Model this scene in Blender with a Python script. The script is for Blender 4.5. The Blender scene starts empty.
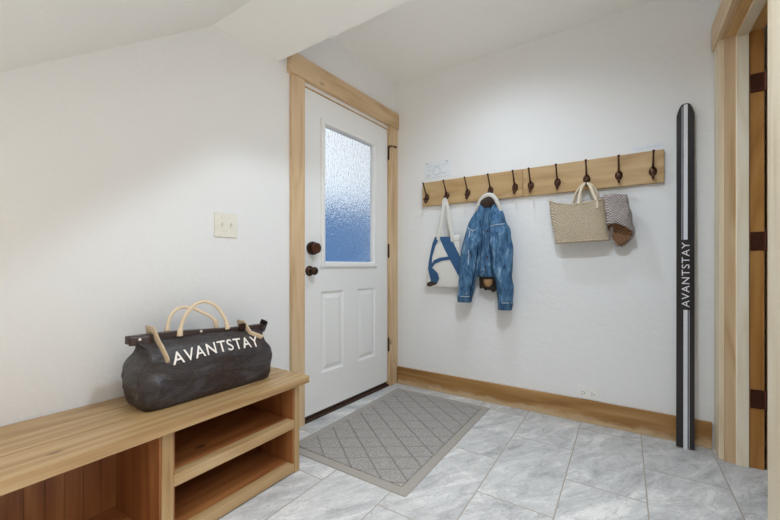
import bpy, bmesh, math, random
from mathutils import Vector, Matrix, noise

random.seed(7)
S = bpy.context.scene
COL = S.collection
V = Vector

# ------------------------------------------------------------------ frames
YB = 2.52                       # face of the wall with the coat rack
ZC = 2.455                      # flat ceiling
PA = V((-1.588, 2.525, 0.0))    # corner of the two walls
DA = V((0.0482, 0.99884, 0.0))  # along the door wall, towards the corner
NA = V((0.99884, -0.0482, 0.0))  # out of the door wall, into the room


def A(s, off, z):
    return PA + DA * s + NA * off + V((0, 0, z))


# ------------------------------------------------------------------ node helpers
def new_mat(name):
    m = bpy.data.materials.new(name)
    m.use_nodes = True
    nt = m.node_tree
    b = nt.nodes['Principled BSDF']
    return m, nt, b


def N(nt, t, **kw):
    n = nt.nodes.new(t)
    for k, v in kw.items():
        if k.startswith('i_'):
            key = k[2:]
            key = int(key) if key.isdigit() else key
            n.inputs[key].default_value = v
        else:
            setattr(n, k, v)
    return n


def L(nt, a, b):
    nt.links.new(a, b)


def math_node(nt, op, a, b=None, c=None):
    n = nt.nodes.new('ShaderNodeMath')
    n.operation = op
    for i, x in enumerate((a, b, c)):
        if x is None:
            continue
        if isinstance(x, (int, float)):
            n.inputs[i].default_value = x
        else:
            nt.links.new(x, n.inputs[i])
    return n.outputs[0]


def ramp(nt, fac, stops):
    r = nt.nodes.new('ShaderNodeValToRGB')
    els = r.color_ramp.elements
    while len(els) < len(stops):
        els.new(0.5)
    for e, (p, c) in zip(els, stops):
        e.position = p
        e.color = (*c, 1)
    nt.links.new(fac, r.inputs[0])
    return r.outputs[0]


def mix(nt, fac, a, b, mode='MIX'):
    m = nt.nodes.new('ShaderNodeMix')
    m.data_type = 'RGBA'
    m.blend_type = mode
    for sock, x in ((m.inputs[0], fac), (m.inputs[6], a), (m.inputs[7], b)):
        if isinstance(x, (int, float)):
            sock.default_value = x
        elif isinstance(x, tuple):
            sock.default_value = (*x, 1)
        else:
            nt.links.new(x, sock)
    return m.outputs[2]


def rmap(nt, src, a, b, lo, hi):
    n = N(nt, 'ShaderNodeMapRange', interpolation_type='SMOOTHSTEP')
    for k, v in (('From Min', a), ('From Max', b), ('To Min', lo), ('To Max', hi)):
        n.inputs[k].default_value = v
    L(nt, src, n.inputs[0])
    return n.outputs[0]


def noise_tex(nt, vec, scale, detail=3, rough=.5, dist=0):
    n = N(nt, 'ShaderNodeTexNoise', i_Scale=scale, i_Detail=detail, i_Roughness=rough, i_Distortion=dist)
    if vec is not None:
        L(nt, vec, n.inputs['Vector'])
    return n.outputs['Fac']


def bump(nt, b, h, strength=.3, dist=.01):
    n = N(nt, 'ShaderNodeBump', i_Strength=strength, i_Distance=dist)
    L(nt, h, n.inputs['Height'])
    L(nt, n.outputs[0], b.inputs['Normal'])


def plain(name, col, rough=.5, metal=0, spec=.5, nz=None):
    m, nt, b = new_mat(name)
    b.inputs['Base Color'].default_value = (*col, 1)
    b.inputs['Roughness'].default_value = rough
    b.inputs['Metallic'].default_value = metal
    b.inputs['Specular IOR Level'].default_value = spec
    tc = N(nt, 'ShaderNodeTexCoord')
    sc, amt, st = nz if nz else (40, .08, .05)
    f = noise_tex(nt, tc.outputs['Object'], sc, 4)
    c = mix(nt, f, tuple(x * (1 - amt) for x in col), tuple(min(1, x * (1 + amt)) for x in col))
    L(nt, c, b.inputs['Base Color'])
    bump(nt, b, f, st, .004)
    return m


def wood(name, light, mid, dark, axis, rough=.45, knots=.8, planks=None):
    """Clear-coated softwood, grain running along `axis`."""
    m, nt, b = new_mat(name)
    tc = N(nt, 'ShaderNodeTexCoord')
    oi = N(nt, 'ShaderNodeObjectInfo')
    off = N(nt, 'ShaderNodeVectorMath', operation='SCALE')
    cmb = N(nt, 'ShaderNodeCombineXYZ', i_0=7.3, i_1=11.9, i_2=5.1)
    L(nt, cmb.outputs[0], off.inputs[0])
    L(nt, oi.outputs['Random'], off.inputs['Scale'])
    add = N(nt, 'ShaderNodeVectorMath', operation='ADD')
    L(nt, tc.outputs['Object'], add.inputs[0])
    L(nt, off.outputs[0], add.inputs[1])

    def mapped(al, ac):
        mp = N(nt, 'ShaderNodeMapping')
        s = [ac, ac, ac]
        s['xyz'.index(axis)] = al
        mp.inputs['Scale'].default_value = s
        L(nt, add.outputs[0], mp.inputs['Vector'])
        return mp.outputs[0]
    broad = noise_tex(nt, mapped(1.1, 9), 1.0, 3, .5, .8)
    rings = math_node(nt, 'FRACT', math_node(nt, 'MULTIPLY', noise_tex(nt, mapped(.55, 5), 1.0, 1.5, .4, .4), 9))
    rings = math_node(nt, 'ABSOLUTE', math_node(nt, 'SUBTRACT', rings, .5))
    fine = noise_tex(nt, mapped(3, 160), 1.0, 2, .6)
    f = math_node(nt, 'ADD', math_node(nt, 'MULTIPLY', broad, .55), math_node(nt, 'MULTIPLY', rings, .38))
    f = math_node(nt, 'ADD', f, math_node(nt, 'MULTIPLY', fine, .25))
    c = ramp(nt, f, [(.25, dark), (.47, mid), (.72, light)])
    if knots:
        vo = N(nt, 'ShaderNodeTexVoronoi', i_Scale=1.0, i_Randomness=1.0)
        L(nt, mapped(2.6, 4.6), vo.inputs['Vector'])
        k = N(nt, 'ShaderNodeMapRange', interpolation_type='SMOOTHSTEP')
        k.inputs['From Min'].default_value = .03
        k.inputs['From Max'].default_value = .085
        k.inputs['To Min'].default_value = knots
        k.inputs['To Max'].default_value = 0
        L(nt, vo.outputs['Distance'], k.inputs['Value'])
        c = mix(nt, k.outputs[0], c, tuple(x * .35 for x in dark))
    L(nt, c, b.inputs['Base Color'])
    b.inputs['Roughness'].default_value = rough
    bump(nt, b, fine, .08, .002)
    return m


# ------------------------------------------------------------------ materials
def paint(name, col, sc, st, rough=.75):
    m, nt, b = new_mat(name)
    tc = N(nt, 'ShaderNodeTexCoord')
    a = noise_tex(nt, tc.outputs['Object'], sc, 4, .55)
    b2 = noise_tex(nt, tc.outputs['Object'], sc * .3, 3, .5)
    h = math_node(nt, 'ADD', a, math_node(nt, 'MULTIPLY', b2, 1.4))
    b.inputs['Base Color'].default_value = (*col, 1)
    b.inputs['Roughness'].default_value = rough
    b.inputs['Specular IOR Level'].default_value = .25
    bump(nt, b, h, st, .012)
    return m


M = {}
M['wall'] = paint('white_wall_paint', (.80, .80, .795), 55, .15)
M['ceiling'] = paint('white_ceiling_paint', (.91, .895, .86), 45, .16)
M['door'] = plain('white_door_paint', (.80, .80, .79), .42, nz=(60, .01, .03))
CAS = dict(light=(.70, .53, .34), mid=(.62, .44, .26), dark=(.44, .27, .12))
for ax in 'xyz':
    M['cas_' + ax] = wood('alder_trim_' + ax, **CAS, axis=ax, rough=.42, knots=.55)
PALE = dict(light=(.78, .69, .53), mid=(.73, .62, .44), dark=(.60, .47, .28))
M['pale_z'] = wood('pale_trim_z', **PALE, axis='z', rough=.42, knots=.4)
M['stop_z'] = wood('pale_stop_z', (.93, .87, .72), (.90, .81, .63), (.78, .64, .42), axis='z', rough=.42, knots=.3)
M['pale_y'] = wood('pale_trim_y', **PALE, axis='y', rough=.42, knots=.4)
BASE = dict(light=(.46, .27, .105), mid=(.33, .165, .045), dark=(.19, .08, .018))
M['jamb_z'] = wood('shaded_jamb', (.60, .33, .115), (.48, .23, .06), (.30, .12, .025), axis='z', rough=.42, knots=.6)  # trim wood made darker and redder: bounced light and shade in the colour
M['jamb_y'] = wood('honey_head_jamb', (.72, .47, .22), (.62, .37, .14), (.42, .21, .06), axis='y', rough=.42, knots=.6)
def worn_foot(m):
    """Mopping has bleached the foot of the board in patches."""
    nt = m.node_tree
    b = nt.nodes['Principled BSDF']
    src = b.inputs['Base Color'].links[0].from_socket
    tc = N(nt, 'ShaderNodeTexCoord')
    sep = N(nt, 'ShaderNodeSeparateXYZ')
    L(nt, tc.outputs['Object'], sep.inputs[0])
    mp = N(nt, 'ShaderNodeMapping')
    mp.inputs['Scale'].default_value = (9, 9, 22)
    L(nt, tc.outputs['Object'], mp.inputs[0])
    patch = noise_tex(nt, mp.outputs[0], 1.0, 5, .65)
    foot = rmap(nt, math_node(nt, 'ADD', sep.outputs[2], math_node(nt, 'MULTIPLY', patch, -.10)), -.045, .005, .75, 0)
    L(nt, mix(nt, foot, src, (.60, .46, .29)), b.inputs['Base Color'])


M['base_z'] = wood('alder_door', **BASE, axis='z', rough=.45, knots=.8)
M['base_x'] = wood('alder_baseboard', **BASE, axis='x', rough=.45, knots=.8)
worn_foot(M['base_x'])
RACK = dict(light=(.57, .40, .205), mid=(.48, .31, .14), dark=(.31, .165, .06))
M['rack_x'] = wood('rack_board_wood', **RACK, axis='x', rough=.5, knots=.9)
BEN = dict(light=(.52, .375, .21), mid=(.40, .255, .115), dark=(.22, .11, .038))
for ax in 'xyz':
    M['ben_' + ax] = wood('bench_wood_' + ax, **BEN, axis=ax, rough=.4, knots=.9)
SHD = dict(light=(.42, .185, .062), mid=(.29, .105, .032), dark=(.14, .045, .012))  # darker copy of the bench wood, cubby shade put into the colour
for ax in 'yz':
    M['stn_' + ax] = wood('shaded_bench_wood_' + ax, **SHD, axis=ax, rough=.45, knots=.9)
M['iron'] = plain('oil_rubbed_bronze', (.055, .028, .018), .38, .75, nz=(90, .3, .1))
M['hook'] = plain('bronze_hook_metal', (.085, .04, .025), .33, .8, nz=(90, .3, .1))
M['hinge'] = plain('bronze_hinge_metal', (.13, .05, .03), .36, .7, nz=(70, .3, .08))
M['threshold'] = plain('dark_brown_threshold', (.06, .03, .018), .4, .3)
M['plastic'] = plain('white_plastic', (.82, .81, .78), .35)
M['ivory'] = plain('ivory_plastic', (.80, .77, .68), .35)
M['slot'] = plain('dark_slot', (.10, .10, .10), .5)
M['paperw'] = plain('white_notice_paper', (.76, .785, .815), .6)
M['ink'] = plain('pale_blue_grey_ink', (.60, .645, .69), .7)
M['pin'] = plain('grey_pin', (.35, .36, .38), .4, .5)
M['leather'] = plain('natural_tan_leather', (.74, .59, .41), .55, nz=(30, .12, .15))
M['rivet'] = plain('pale_rivet', (.85, .80, .70), .3, .4)
M['letter'] = plain('cream_lettering', (.86, .80, .74), .6)
M['white_letter'] = plain('white_lettering', (.80, .80, .82), .5)
M['sherpa'] = plain('cream_sherpa_fleece', (.66, .63, .58), .95, nz=(140, .25, 1.0))
M['lining'] = plain('dark_brown_lining', (.035, .02, .013), .9, nz=(60, .5, .6))
M['tanfleece'] = plain('tan_lining_patch', (.36, .20, .09), .9, nz=(80, .3, .6))
M['stitch'] = plain('pale_denim_stitching', (.42, .50, .58), .8)
M['blueprint'] = plain('navy_blue_print', (.022, .085, .20), .7, nz=(80, .2, .1))
M['brownprint'] = plain('dark_brown_print', (.05, .03, .03), .7)
M['ski'] = plain('black_ski_lacquer', (.022, .017, .018), .32, nz=(8, .5, .0))
M['skiwhite'] = plain('white_ski_stripe', (.70, .71, .74), .4)
M['skigrey'] = plain('grey_ski_stripe', (.42, .43, .46), .4)
M['snow'] = plain('blue_dusk_hillside', (.004, .052, .150), .95, nz=(.6, .35, 0))
M['housing'] = plain('white_lamp_trim', (.85, .85, .84), .5)


def make_denim(name, tint=1.0):
    m, nt, b = new_mat(name)
    tc = N(nt, 'ShaderNodeTexCoord')
    mp = N(nt, 'ShaderNodeMapping')
    mp.inputs['Scale'].default_value = (34, 34, 11)
    L(nt, tc.outputs['Object'], mp.inputs[0])
    big = noise_tex(nt, mp.outputs[0], 1.0, 5, .65, .6)
    fine = noise_tex(nt, tc.outputs['Object'], 260, 2, .6)
    f = math_node(nt, 'ADD', math_node(nt, 'MULTIPLY', big, .85), math_node(nt, 'MULTIPLY', fine, .2))
    c = ramp(nt, f, [(.36, tuple(x * tint for x in (.018, .036, .066))), (.46, tuple(x * tint for x in (.052, .125, .24))),
                     (.60, tuple(x * tint for x in (.105, .22, .37))), (.70, tuple(x * tint for x in (.33, .44, .55)))])
    L(nt, c, b.inputs['Base Color'])
    b.inputs['Roughness'].default_value = .9
    b.inputs['Specular IOR Level'].default_value = .15
    bump(nt, b, f, .8, .012)
    return m


M['denim'] = make_denim('washed_blue_denim')
M['denim_shade'] = make_denim('dark_denim_shade', .32)  # darkened denim for the painted shade beside the sleeves
M['denim_dk'] = make_denim('darker_blue_denim', .7)


def make_canvas(name, col):
    m, nt, b = new_mat(name)
    tc = N(nt, 'ShaderNodeTexCoord')
    f = noise_tex(nt, tc.outputs['Object'], 14, 3)
    w = noise_tex(nt, tc.outputs['Object'], 320, 2)
    c = mix(nt, f, tuple(x * .93 for x in col), col)
    L(nt, c, b.inputs['Base Color'])
    b.inputs['Roughness'].default_value = .9
    bump(nt, b, math_node(nt, 'ADD', f, math_node(nt, 'MULTIPLY', w, .15)), .3, .008)
    return m


M['canvas'] = make_canvas('natural_white_canvas', (.74, .72, .67))


def make_waxed():
    m, nt, b = new_mat('dark_waxed_canvas')
    tc = N(nt, 'ShaderNodeTexCoord')
    mp = N(nt, 'ShaderNodeMapping')
    mp.inputs['Scale'].default_value = (7, 5, 13)
    L(nt, tc.outputs['Object'], mp.inputs[0])
    f = noise_tex(nt, mp.outputs[0], 1.0, 5, .6, .8)
    cr = noise_tex(nt, mp.outputs[0], 3.0, 4, .7, 1.5)
    c = ramp(nt, f, [(.36, (.027, .012, .008)), (.5, (.022, .016, .016)), (.63, (.050, .045, .052))])  # lightest patches put the canvas sheen into the colour
    crease = math_node(nt, 'LESS_THAN', math_node(nt, 'ABSOLUTE', math_node(nt, 'SUBTRACT', cr, .5)), .012)
    c = mix(nt, math_node(nt, 'MULTIPLY', crease, .35), c, (.13, .10, .09))
    L(nt, c, b.inputs['Base Color'])
    r = N(nt, 'ShaderNodeMapRange')
    r.inputs['To Min'].default_value = .26
    r.inputs['To Max'].default_value = .52
    L(nt, cr, r.inputs[0])
    L(nt, r.outputs[0], b.inputs['Roughness'])
    bump(nt, b, math_node(nt, 'ADD', f, math_node(nt, 'MULTIPLY', cr, .4)), .45, .02)
    return m


M['waxed'] = make_waxed()
M['bagbar'] = plain('dark_brown_leather', (.045, .024, .020), .4, nz=(30, .3, .2))


def make_weave(name, cols, sx, sz, st=.9, check=False):
    m, nt, b = new_mat(name)
    tc = N(nt, 'ShaderNodeTexCoord')
    sep = N(nt, 'ShaderNodeSeparateXYZ')
    L(nt, tc.outputs['Object'], sep.inputs[0])
    nz = noise_tex(nt, tc.outputs['Object'], 25, 3)
    u = math_node(nt, 'ADD', math_node(nt, 'ADD', sep.outputs[0], math_node(nt, 'MULTIPLY', sep.outputs[1], .8)),
                  math_node(nt, 'MULTIPLY', nz, .006))
    z = math_node(nt, 'ADD', sep.outputs[2], math_node(nt, 'MULTIPLY', nz, .008))
    a = math_node(nt, 'SINE', math_node(nt, 'MULTIPLY', u, sx))
    c2 = math_node(nt, 'SINE', math_node(nt, 'MULTIPLY', z, sz))
    h = math_node(nt, 'MULTIPLY', a, c2)
    h01 = math_node(nt, 'MULTIPLY_ADD', h, .5, .5)
    f = math_node(nt, 'ADD', math_node(nt, 'MULTIPLY', h01, .5), math_node(nt, 'MULTIPLY', noise_tex(nt, tc.outputs['Object'], 75, 4, .7), .6))
    L(nt, ramp(nt, f, [(.15, cols[0]), (.5, cols[1]), (.85, cols[2])]), b.inputs['Base Color'])
    b.inputs['Roughness'].default_value = .9
    bump(nt, b, h01, st, .006)
    return m


M['straw'] = make_weave('seagrass_weave', ((.28, .20, .12), (.56, .45, .31), (.78, .68, .53)), 380, 420)
M['check'] = make_weave('grey_checked_weave', ((.09, .065, .06), (.30, .25, .23), (.62, .58, .55)), 360, 400, .8)
M['brownweave'] = make_weave('brown_weave_inside', ((.06, .025, .012), (.20, .09, .04), (.45, .27, .14)), 330, 420, .8)
M['rope'] = plain('pale_rope', (.70, .60, .45), .9, nz=(90, .25, .6))


def make_tiles():
    m, nt, b = new_mat('grey_stone_tile')
    tc = N(nt, 'ShaderNodeTexCoord')
    sep = N(nt, 'ShaderNodeSeparateXYZ')
    L(nt, tc.outputs['Object'], sep.inputs[0])
    u = math_node(nt, 'ADD', sep.outputs[1], -1.49 + .604 * 10)
    v = math_node(nt, 'ADD', sep.outputs[0], .835 + .3035 * 10)
    cmb = N(nt, 'ShaderNodeCombineXYZ')
    L(nt, u, cmb.inputs[0])
    L(nt, v, cmb.inputs[1])
    br = N(nt, 'ShaderNodeTexBrick', offset=.5, offset_frequency=2, squash=1.0)
    br.inputs['Color1'].default_value = (0, 0, 0, 1)
    br.inputs['Color2'].default_value = (1, 1, 1, 1)
    br.inputs['Mortar'].default_value = (.5, .5, .5, 1)
    br.inputs['Scale'].default_value = 1.0
    br.inputs['Mortar Size'].default_value = .0028
    br.inputs['Mortar Smooth'].default_value = .15
    br.inputs['Bias'].default_value = 0
    br.inputs['Brick Width'].default_value = .604
    br.inputs['Row Height'].default_value = .3035
    L(nt, cmb.outputs[0], br.inputs['Vector'])
    rnd = N(nt, 'ShaderNodeSeparateColor')
    L(nt, br.outputs['Color'], rnd.inputs[0])
    # each tile gets its own slice of the stone pattern
    shift = N(nt, 'ShaderNodeCombineXYZ')
    for i, k in enumerate((3.1, 5.7, 13.0)):
        L(nt, math_node(nt, 'MULTIPLY', rnd.outputs[0], k), shift.inputs[i])
    add = N(nt, 'ShaderNodeVectorMath', operation='ADD')
    L(nt, tc.outputs['Object'], add.inputs[0])
    L(nt, shift.outputs[0], add.inputs[1])
    mp = N(nt, 'ShaderNodeMapping')
    turn = N(nt, 'ShaderNodeMapping')
    turn.inputs['Rotation'].default_value = (0, 0, math.radians(-58))
    L(nt, add.outputs[0], turn.inputs[0])
    mp.inputs['Scale'].default_value = (3.2, 10, 6)
    L(nt, turn.outputs[0], mp.inputs[0])
    vein = noise_tex(nt, mp.outputs[0], 1.0, 7, .66, 1.3)
    cloud = noise_tex(nt, add.outputs[0], 5, 5, .6, .5)
    grain = noise_tex(nt, add.outputs[0], 90, 4, .7)
    f = math_node(nt, 'ADD', math_node(nt, 'MULTIPLY', vein, .6), math_node(nt, 'MULTIPLY', cloud, .3))
    f = math_node(nt, 'ADD', f, math_node(nt, 'MULTIPLY', grain, .20))
    c = ramp(nt, f, [(.40, (.27, .275, .285)), (.475, (.42, .43, .445)), (.535, (.52, .53, .545)), (.59, (.60, .61, .62)), (.66, (.78, .78, .775))])
    crack = noise_tex(nt, mp.outputs[0], .75, 5, .62, 1.8)
    crack = rmap(nt, math_node(nt, 'ABSOLUTE', math_node(nt, 'SUBTRACT', crack, .5)), 0, .014, .55, 0)
    c = mix(nt, crack, c, (.22, .22, .225))
    warm = mix(nt, math_node(nt, 'MULTIPLY', cloud, .35), c, (.47, .45, .41))
    warm = mix(nt, math_node(nt, 'MULTIPLY', math_node(nt, 'SUBTRACT', rnd.outputs[0], .35), .22), warm, (.60, .61, .62))
    out = mix(nt, br.outputs['Fac'], warm, (.34, .31, .265))
    L(nt, out, b.inputs['Base Color'])
    b.inputs['Roughness'].default_value = .52
    b.inputs['Specular IOR Level'].default_value = .4
    h = math_node(nt, 'SUBTRACT', math_node(nt, 'MULTIPLY', f, .6), math_node(nt, 'MULTIPLY', br.outputs['Fac'], .9))
    bump(nt, b, h, .35, .006)
    return m


M['tile'] = make_tiles()


def make_mat_field():
    m, nt, b = new_mat('taupe_carpet_with_diamonds')
    tc = N(nt, 'ShaderNodeTexCoord')
    sep = N(nt, 'ShaderNodeSeparateXYZ')
    L(nt, tc.outputs['Object'], sep.inputs[0])

    def fam(nx, ny, o, w):
        p = math_node(nt, 'ADD', math_node(nt, 'MULTIPLY', sep.outputs[0], nx), math_node(nt, 'MULTIPLY', sep.outputs[1], ny))
        p = math_node(nt, 'FRACT', math_node(nt, 'ADD', math_node(nt, 'DIVIDE', p, .104), o))
        d = math_node(nt, 'ABSOLUTE', math_node(nt, 'SUBTRACT', p, .5))
        k = N(nt, 'ShaderNodeMapRange', interpolation_type='SMOOTHSTEP')
        k.inputs['From Min'].default_value = .012
        k.inputs['From Max'].default_value = w
        k.inputs['To Min'].default_value = 1
        k.inputs['To Max'].default_value = 0
        L(nt, d, k.inputs[0])
        return k.outputs[0]
    l1 = fam(.60, .80, .2, .055)
    l2 = fam(-.57, .82, .0, .045)
    line = math_node(nt, 'MAXIMUM', l1, math_node(nt, 'MULTIPLY', l2, .8))
    pile = noise_tex(nt, tc.outputs['Object'], 170, 3, .7)
    c = ramp(nt, pile, [(.3, (.20, .19, .18)), (.52, (.345, .33, .315)), (.75, (.50, .48, .46))])
    c = mix(nt, math_node(nt, 'MULTIPLY', line, .42), c, (.15, .13, .11))
    L(nt, c, b.inputs['Base Color'])
    b.inputs['Roughness'].default_value = .97
    b.inputs['Specular IOR Level'].default_value = .1
    bump(nt, b, math_node(nt, 'SUBTRACT', math_node(nt, 'MULTIPLY', pile, .5), line), .6, .006)
    return m


M['matfield'] = make_mat_field()
M['matedge'] = plain('taupe_mat_border', (.34, .315, .285), .9, nz=(150, .15, .4))


def make_rain_glass():
    m, nt, b = new_mat('rain_textured_glass')
    tc = N(nt, 'ShaderNodeTexCoord')
    mp = N(nt, 'ShaderNodeMapping')
    mp.inputs['Scale'].default_value = (70, 70, 26)
    L(nt, tc.outputs['Object'], mp.inputs[0])
    f = noise_tex(nt, mp.outputs[0], 1.0, 3, .6, .6)
    f2 = noise_tex(nt, mp.outputs[0], 2.6, 2, .6)
    b.inputs['Base Color'].default_value = (.93, .97, 1, 1)
    b.inputs['Transmission Weight'].default_value = 1
    b.inputs['Roughness'].default_value = .10
    b.inputs['IOR'].default_value = 1.30
    bump(nt, b, math_node(nt, 'ADD', f, math_node(nt, 'MULTIPLY', f2, .5)), .7, .005)
    return m


M['glass'] = make_rain_glass()


def emit(name, col, st):
    m, nt, b = new_mat(name)
    b.inputs['Base Color'].default_value = (.9, .9, .9, 1)
    b.inputs['Emission Color'].default_value = (*col, 1)
    b.inputs['Emission Strength'].default_value = st
    return m


M['lens'] = emit('lit_lamp_lens', (.92, .96, 1), 6)

# ------------------------------------------------------------------ mesh builder
class MB:
    def __init__(self):
        self.v, self.f, self.mi = [], [], []

    def add(self, vs, fs, mi=0):
        o = len(self.v)
        self.v += [V(p) for p in vs]
        self.f += [tuple(i + o for i in f) for f in fs]
        self.mi += [mi] * len(fs)
        return self

    def hexa(self, p, mi=0):
        """8 points: bottom ring 0-3, top ring 4-7."""
        return self.add(p, [(3, 2, 1, 0), (4, 5, 6, 7), (0, 1, 5, 4), (1, 2, 6, 5), (2, 3, 7, 6), (3, 0, 4, 7)], mi)

    def box(self, x0, x1, y0, y1, z0, z1, fr=None, mi=0):
        fr = fr or (lambda x, y, z: V((x, y, z)))
        return self.hexa([fr(x0, y0, z0), fr(x1, y0, z0), fr(x1, y1, z0), fr(x0, y1, z0),
                          fr(x0, y0, z1), fr(x1, y0, z1), fr(x1, y1, z1), fr(x0, y1, z1)], mi)

    def prism(self, poly, d0, d1, fr, mi=0):
        n = len(poly)
        vs = [fr(a, b, d0) for a, b in poly] + [fr(a, b, d1) for a, b in poly]
        fs = [tuple(range(n))[::-1], tuple(range(n, 2 * n))] + [(i, (i + 1) % n, n + (i + 1) % n, n + i) for i in range(n)]
        return self.add(vs, fs, mi)

    def loft(self, rings, cap0=True, cap1=True, mi=0):
        n = len(rings[0])
        vs = [p for r in rings for p in r]
        fs = []
        for k in range(len(rings) - 1):
            for i in range(n):
                j = (i + 1) % n
                fs.append((k * n + i, k * n + j, (k + 1) * n + j, (k + 1) * n + i))
        if cap0:
            fs.append(tuple(range(n))[::-1])
        if cap1:
            fs.append(tuple((len(rings) - 1) * n + i for i in range(n)))
        return self.add(vs, fs, mi)

    def grid(self, fn, nu, nv, mi=0):
        vs = [fn(i / nu, j / nv) for j in range(nv + 1) for i in range(nu + 1)]
        fs = [(j * (nu + 1) + i, j * (nu + 1) + i + 1, (j + 1) * (nu + 1) + i + 1, (j + 1) * (nu + 1) + i)
              for j in range(nv) for i in range(nu)]
        return self.add(vs, fs, mi)

    def tube(self, path, r, n=8, up=None, flat=1.0, mi=0):
        """flat<1 squashes the section along `up`'s side."""
        path = [V(p) for p in path]
        rings = []
        prev = None
        for i, p in enumerate(path):
            t = (path[min(i + 1, len(path) - 1)] - path[max(i - 1, 0)]).normalized()
            if prev is None:
                u = V(up) if up else (V((0, 0, 1)) if abs(t.z) < .9 else V((1, 0, 0)))
            else:
                u = prev
            u = (u - t * u.dot(t)).normalized()
            prev = u
            w = t.cross(u)
            rr = r[i] if isinstance(r, (list, tuple)) else r
            rings.append([p + u * (rr * flat * math.cos(2 * math.pi * k / n)) + w * (rr * math.sin(2 * math.pi * k / n)) for k in range(n)])
        return self.loft(rings, mi=mi)

    def lathe(self, org, axis, prof, n=24, mi=0):
        axis = V(axis).normalized()
        u = axis.orthogonal().normalized()
        w = axis.cross(u)
        rings = [[V(org) + axis * h + (u * math.cos(2 * math.pi * k / n) + w * math.sin(2 * math.pi * k / n)) * max(r, 1e-5) for k in range(n)] for h, r in prof]
        return self.loft(rings, mi=mi)

    def ball(self, c, r, n=12, m=8, mi=0):
        rings = []
        r = V((r, r, r)) if isinstance(r, (int, float)) else V(r)
        for j in range(m + 1):
            a = math.pi * (j / m)
            s = max(math.sin(a), 1e-4)
            rings.append([V(c) + V((r.x * s * math.cos(2 * math.pi * k / n), r.y * s * math.sin(2 * math.pi * k / n), -r.z * math.cos(a))) for k in range(n)])
        return self.loft(rings, mi=mi)


ROOT = {}


def obj(name, mb, mat, parent=None, bevel=0, smooth=False, label=None, sub=0, solid=0, loc=None, kind=None):
    org = ROOT[parent.name] if parent else V(loc or (0, 0, 0))
    me = bpy.data.meshes.new(name)
    me.from_pydata([tuple(p - org) for p in mb.v], [], mb.f)
    mats = mat if isinstance(mat, (list, tuple)) else [mat]
    for m in mats:
        me.materials.append(m)
    for p, i in zip(me.polygons, mb.mi):
        p.material_index = i
    bm = bmesh.new()
    bm.from_mesh(me)
    bmesh.ops.remove_doubles(bm, verts=bm.verts, dist=1e-6)
    bmesh.ops.recalc_face_normals(bm, faces=bm.faces)
    bm.to_mesh(me)
    bm.free()
    if smooth:
        for p in me.polygons:
            p.use_smooth = True
    o = bpy.data.objects.new(name, me)
    COL.objects.link(o)
    if parent:
        o.parent = parent
    else:
        o.location = org
    ROOT[o.name] = org
    if solid:
        md = o.modifiers.new('solid', 'SOLIDIFY')
        md.thickness = solid
        md.offset = 0
    if sub:
        md = o.modifiers.new('sub', 'SUBSURF')
        md.levels = md.render_levels = sub
    if bevel:
        md = o.modifiers.new('bevel', 'BEVEL')
        md.width = bevel
        md.segments = 2
        md.limit_method = 'ANGLE'
        md.angle_limit = math.radians(40)
    if label:
        o['label'] = label
    if kind:
        o['kind'] = kind
    return o


def thing(name, label, cat, loc, group=None, kind=None):
    o = bpy.data.objects.new(name, None)
    COL.objects.link(o)
    o.location = loc
    o.empty_display_size = .05
    ROOT[o.name] = V(loc)
    tag(o, label, cat, group, kind)
    return o


def tag(o, label, cat, group=None, kind=None):
    o['label'] = label
    o['category'] = cat
    if group:
        o['group'] = group
    if kind:
        o['kind'] = kind
    return o


def text_mesh(body, size, extrude=.0006, bold=.005):
    """Flat lettering as a mesh in its own xy plane, starting at x=0."""
    cu = bpy.data.curves.new('lettering', 'FONT')
    cu.body = body
    cu.size = size
    cu.extrude = extrude
    cu.offset = size * bold
    cu.space_character = 1.12
    cu.resolution_u = 4
    o = bpy.data.objects.new('lettering_source', cu)
    COL.objects.link(o)
    bpy.context.view_layer.update()
    me = bpy.data.meshes.new_from_object(o.evaluated_get(bpy.context.evaluated_depsgraph_get()))
    bpy.data.objects.remove(o)
    bpy.data.curves.remove(cu)
    vs = [v.co.copy() for v in me.vertices]
    fs = [tuple(p.vertices) for p in me.polygons]
    bpy.data.meshes.remove(me)
    x0 = min(v.x for v in vs)
    x1 = max(v.x for v in vs)
    y1 = max(v.y for v in vs)
    return vs, fs, x0, x1, y1


# ------------------------------------------------------------------ setting
mb = MB().box(-2.2, 2.3, -1.2, 3.1, -.06, 0)
tag(obj('floor', mb, M['tile']), 'grey stone plank tile floor laid in offset rows', 'floor', kind='structure')

mb = MB().box(-2.0, .53, .10, 2.7, ZC, ZC + .08).box(.53, 2.3, .95, 2.7, ZC, ZC + .08)
tag(obj('ceiling', mb, M['ceiling']), 'flat white ceiling above the door and the coat rack', 'ceiling', kind='structure')

# sloping underside of the stairs and its landing
prof = [(1.36, 2.115), (1.36, ZC + .01), (-.35, ZC + .01), (-.35, 1.105), (.983, 2.115)]
mb = MB().prism(prof, -1.80, -.70, lambda y, z, x: V((x, y, z)))
tag(obj('ceiling_soffit', mb, M['ceiling']), 'white sloping stair underside with a flat landing at upper left', 'ceiling', kind='structure')

# door wall with the door opening
ds0, ds1, dzt = -.990, -.108, 2.062
mb = MB()
mb.box(-3.4, ds0, -.13, 0, 0, ZC, A)
mb.box(ds1, .12, -.13, 0, 0, ZC, A)
mb.box(ds0, ds1, -.13, 0, dzt, ZC, A)
tag(obj('wall_left', mb, M['wall']), 'white textured wall holding the entry door', 'wall', kind='structure')

mb = MB().box(-1.80, .55, YB, YB + .12, 0, ZC)
tag(obj('wall_back', mb, M['wall']), 'white textured wall behind the coat rack', 'wall', kind='structure')

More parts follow.
